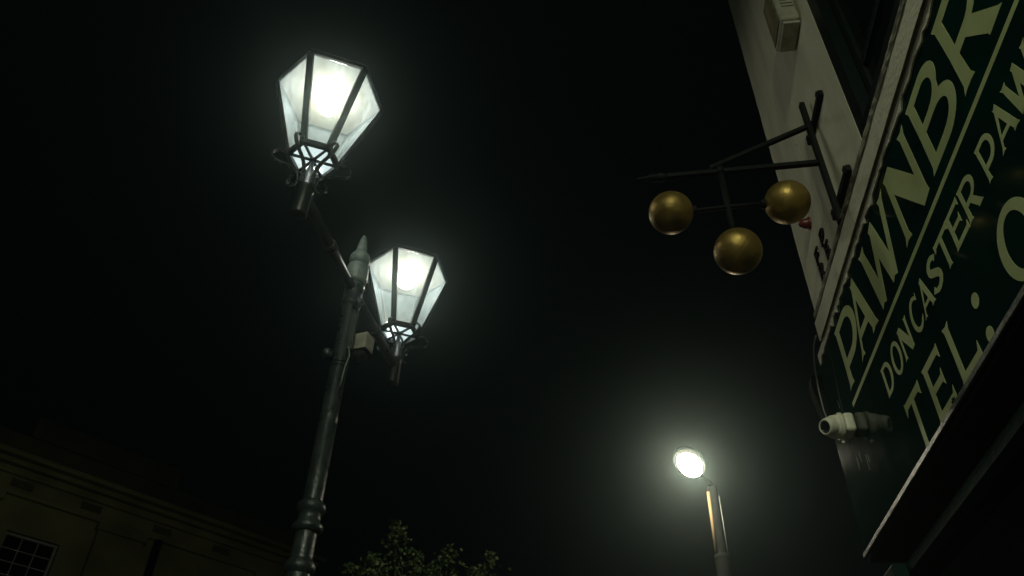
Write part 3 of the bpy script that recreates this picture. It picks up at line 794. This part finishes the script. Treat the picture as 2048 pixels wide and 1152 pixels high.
# ------------------------------------------------------------------ street light further down the road
DP = Vector((1.0, 7.93, 0))
dl = thing('street_light', 'tall dark street light with dazzling oval head beyond the shop corner', 'street lamp', DP)
m = MB(); m.lathe([(.095, 0), (.074, 4.40), (.072, 4.42)], n=24); m.build('column_base', M_col, dl)
m = MB(); m.lathe([(.072, 4.40), (.077, 4.42), (.077, 4.455), (.058, 4.47)], n=24); m.build('column_collar', M_col, dl)
m = MB(); m.lathe([(.056, 4.465), (.052, 5.16), (.046, 5.20), (.001, 5.21)], n=24); m.build('column', M_col, dl)
m = MB(); m.tube([(-.054, -.040, 4.475), (-.050, -.038, 5.12)], .017, 10); m.build('lit_stripe', M_lit_stripe, dl)  # added strip: lamplight on the column's left side put in as ochre
m = MB(); m.tube([(.062, -.022, 4.45), (.058, -.022, 5.08)], .004, 8); m.build('cable', M_cable, dl)
hv = Vector((-.246, -.47, 0)); hd = Vector((-.13, -.50, 0)).normalized(); hs = Vector((-hd.y, hd.x, 0))
m = MB(); m.tube([(0, 0, 5.14), (-.02, -.04, 5.22), hv - hd * .30 + Vector((0, 0, 5.26)), hv - hd * .15 + Vector((0, 0, 5.27))], .028, 12); m.build('head_arm', M_col, dl)
HM = Matrix((hd, hs, Vector((0, 0, 1)))).transposed().to_4x4(); HM.translation = hv + Vector((0, 0, 5.24))


def ellipsoid(a, b, zs):
    vs = []; fs = []; n = 24
    for s, z in zs:
        for k in range(n):
            t = 2 * PI * k / n; vs.append(HM @ Vector((a * s * math.cos(t), b * s * math.sin(t), z)))
    for i in range(len(zs) - 1):
        for k in range(n): fs.append((i * n + k, i * n + (k + 1) % n, (i + 1) * n + (k + 1) % n, (i + 1) * n + k))
    return MB().add(vs, fs, True)


ellipsoid(.335, .155, [(.001, .001), (.98, .002), (1.0, .012), (.92, .05), (.7, .085), (.35, .105), (.001, .11)]).build('head_cover', M_col, dl)
ellipsoid(.275, .118, [(.001, -.075), (.4, -.071), (.75, -.056), (.95, -.03), (1.0, -.002)]).build('light_bowl', M_bulb2, dl)
ellipsoid(.325, .147, [(.84, -.012), (.92, -.010), (1.0, -.001)]).build('glow_ring', M_glow_ring, dl)  # added glowing ring, soft glare at the bowl's edge

dl['group'] = 'street lights along the road'
dl2 = dl.copy(); C.objects.link(dl2)
dl2['label'] = 'street light of the same kind standing back along the pavement from the shop sign'
for ch in dl.children:
    c = ch.copy(); C.objects.link(c); c.parent = dl2
    if c.name.startswith('light_bowl'):
        c.data = c.data.copy(); c.data.materials.clear(); c.data.materials.append(M_bulb3)
dl2.scale = (1.28, 1.28, 1.28)
dl2.location = (0.45, -1.7, 0)

# ------------------------------------------------------------------ tree across the square
TO = Vector((-2.25, 8.7, 0))
tree = thing('tree', 'leafy green tree with upright shoots behind the lamp post', 'tree', TO)
rnd = random.Random(5)
m = MB(); m.tube([(0, 0, 0), (.03, .02, 1.1), (-.02, .03, 2.0), (.02, 0, 2.8), (0, 0, 3.4)], [.10, .085, .07, .06, .045], 12)
m.build('trunk', M_bark, tree)
tips = [(-2.615, 8.577, 5.278), (-3.05, 8.452, 4.74), (-2.815, 8.515, 4.864), (-2.346, 8.659, 4.946), (-2.139, 8.625, 4.774), (-1.96, 8.749, 5.002), (-1.67, 8.763, 4.74), (-1.504, 8.846, 4.967), (-3.243, 8.763, 4.222), (-2.484, 9.246, 4.636), (-1.863, 9.315, 4.636), (-1.242, 8.625, 4.291), (-2.07, 8.211, 4.36), (-2.691, 8.142, 4.222)]
lm = MB(); cm = MB()


def leaf(p, sz):
    d = Vector((rnd.gauss(0, 1), rnd.gauss(0, 1), rnd.gauss(-.2, .7))).normalized()
    s = d.cross(Vector((rnd.gauss(0, 1), rnd.gauss(0, 1), rnd.gauss(0, 1)))).normalized(); up = d.cross(s)
    w = sz * .42
    cm.add([p, p + d * sz * .4 + s * w, p + d * sz, p + d * sz * .4 - s * w + up * sz * .12], [(0, 1, 2), (0, 2, 3)])


for tp in tips:
    t = Vector(tp) - TO
    st = Vector((t.x * .1, t.y * .1, 2.7 + rnd.uniform(0, .6)))
    mid = Vector((t.x * .75, t.y * .75, st.z + (t.z - st.z) * .45))
    pts = [st.lerp(mid, i / 4) if i <= 4 else mid.lerp(t, (i - 4) / 4) for i in range(9)]
    pts = [p + Vector((rnd.gauss(0, .014), rnd.gauss(0, .014), 0)) for p in pts[:-1]] + [t - Vector((0, 0, .1))]
    lm.tube(pts, [.022 - .0022 * i for i in range(9)], 6)
    for i in range(620):
        u = 1 - rnd.random() ** 1.3 * .92
        k = u * 8; j = min(7, int(k)); p = pts[j].lerp(pts[j + 1], k - j)
        spread = .024 + (1 - u) * .40
        leaf(p + Vector((rnd.gauss(0, spread), rnd.gauss(0, spread), rnd.gauss(0, spread * .7))), rnd.uniform(.032, .068))
lm.build('limbs', M_bark, tree)
crown = cm.build('crown', M_leaf, tree)
crown['kind'] = 'stuff'

# ------------------------------------------------------------------ night haze
hz = MB().box((-200, -200, -1.0), (200, 200, 13.0)).build('haze', M_dark)
hm = bpy.data.materials.new('haze'); hm.use_nodes = True
nt = hm.node_tree; nt.nodes.clear()
out = nt.nodes.new('ShaderNodeOutputMaterial'); pv = nt.nodes.new('ShaderNodeVolumePrincipled')
pv.inputs['Color'].default_value = (0.68, 0.88, 0.87, 1)
pv.inputs['Density'].default_value = HAZE
pv.inputs['Anisotropy'].default_value = 0.925
nt.links.new(pv.outputs[0], out.inputs['Volume'])
hz.data.materials.clear(); hz.data.materials.append(hm)
hz['kind'] = 'stuff'
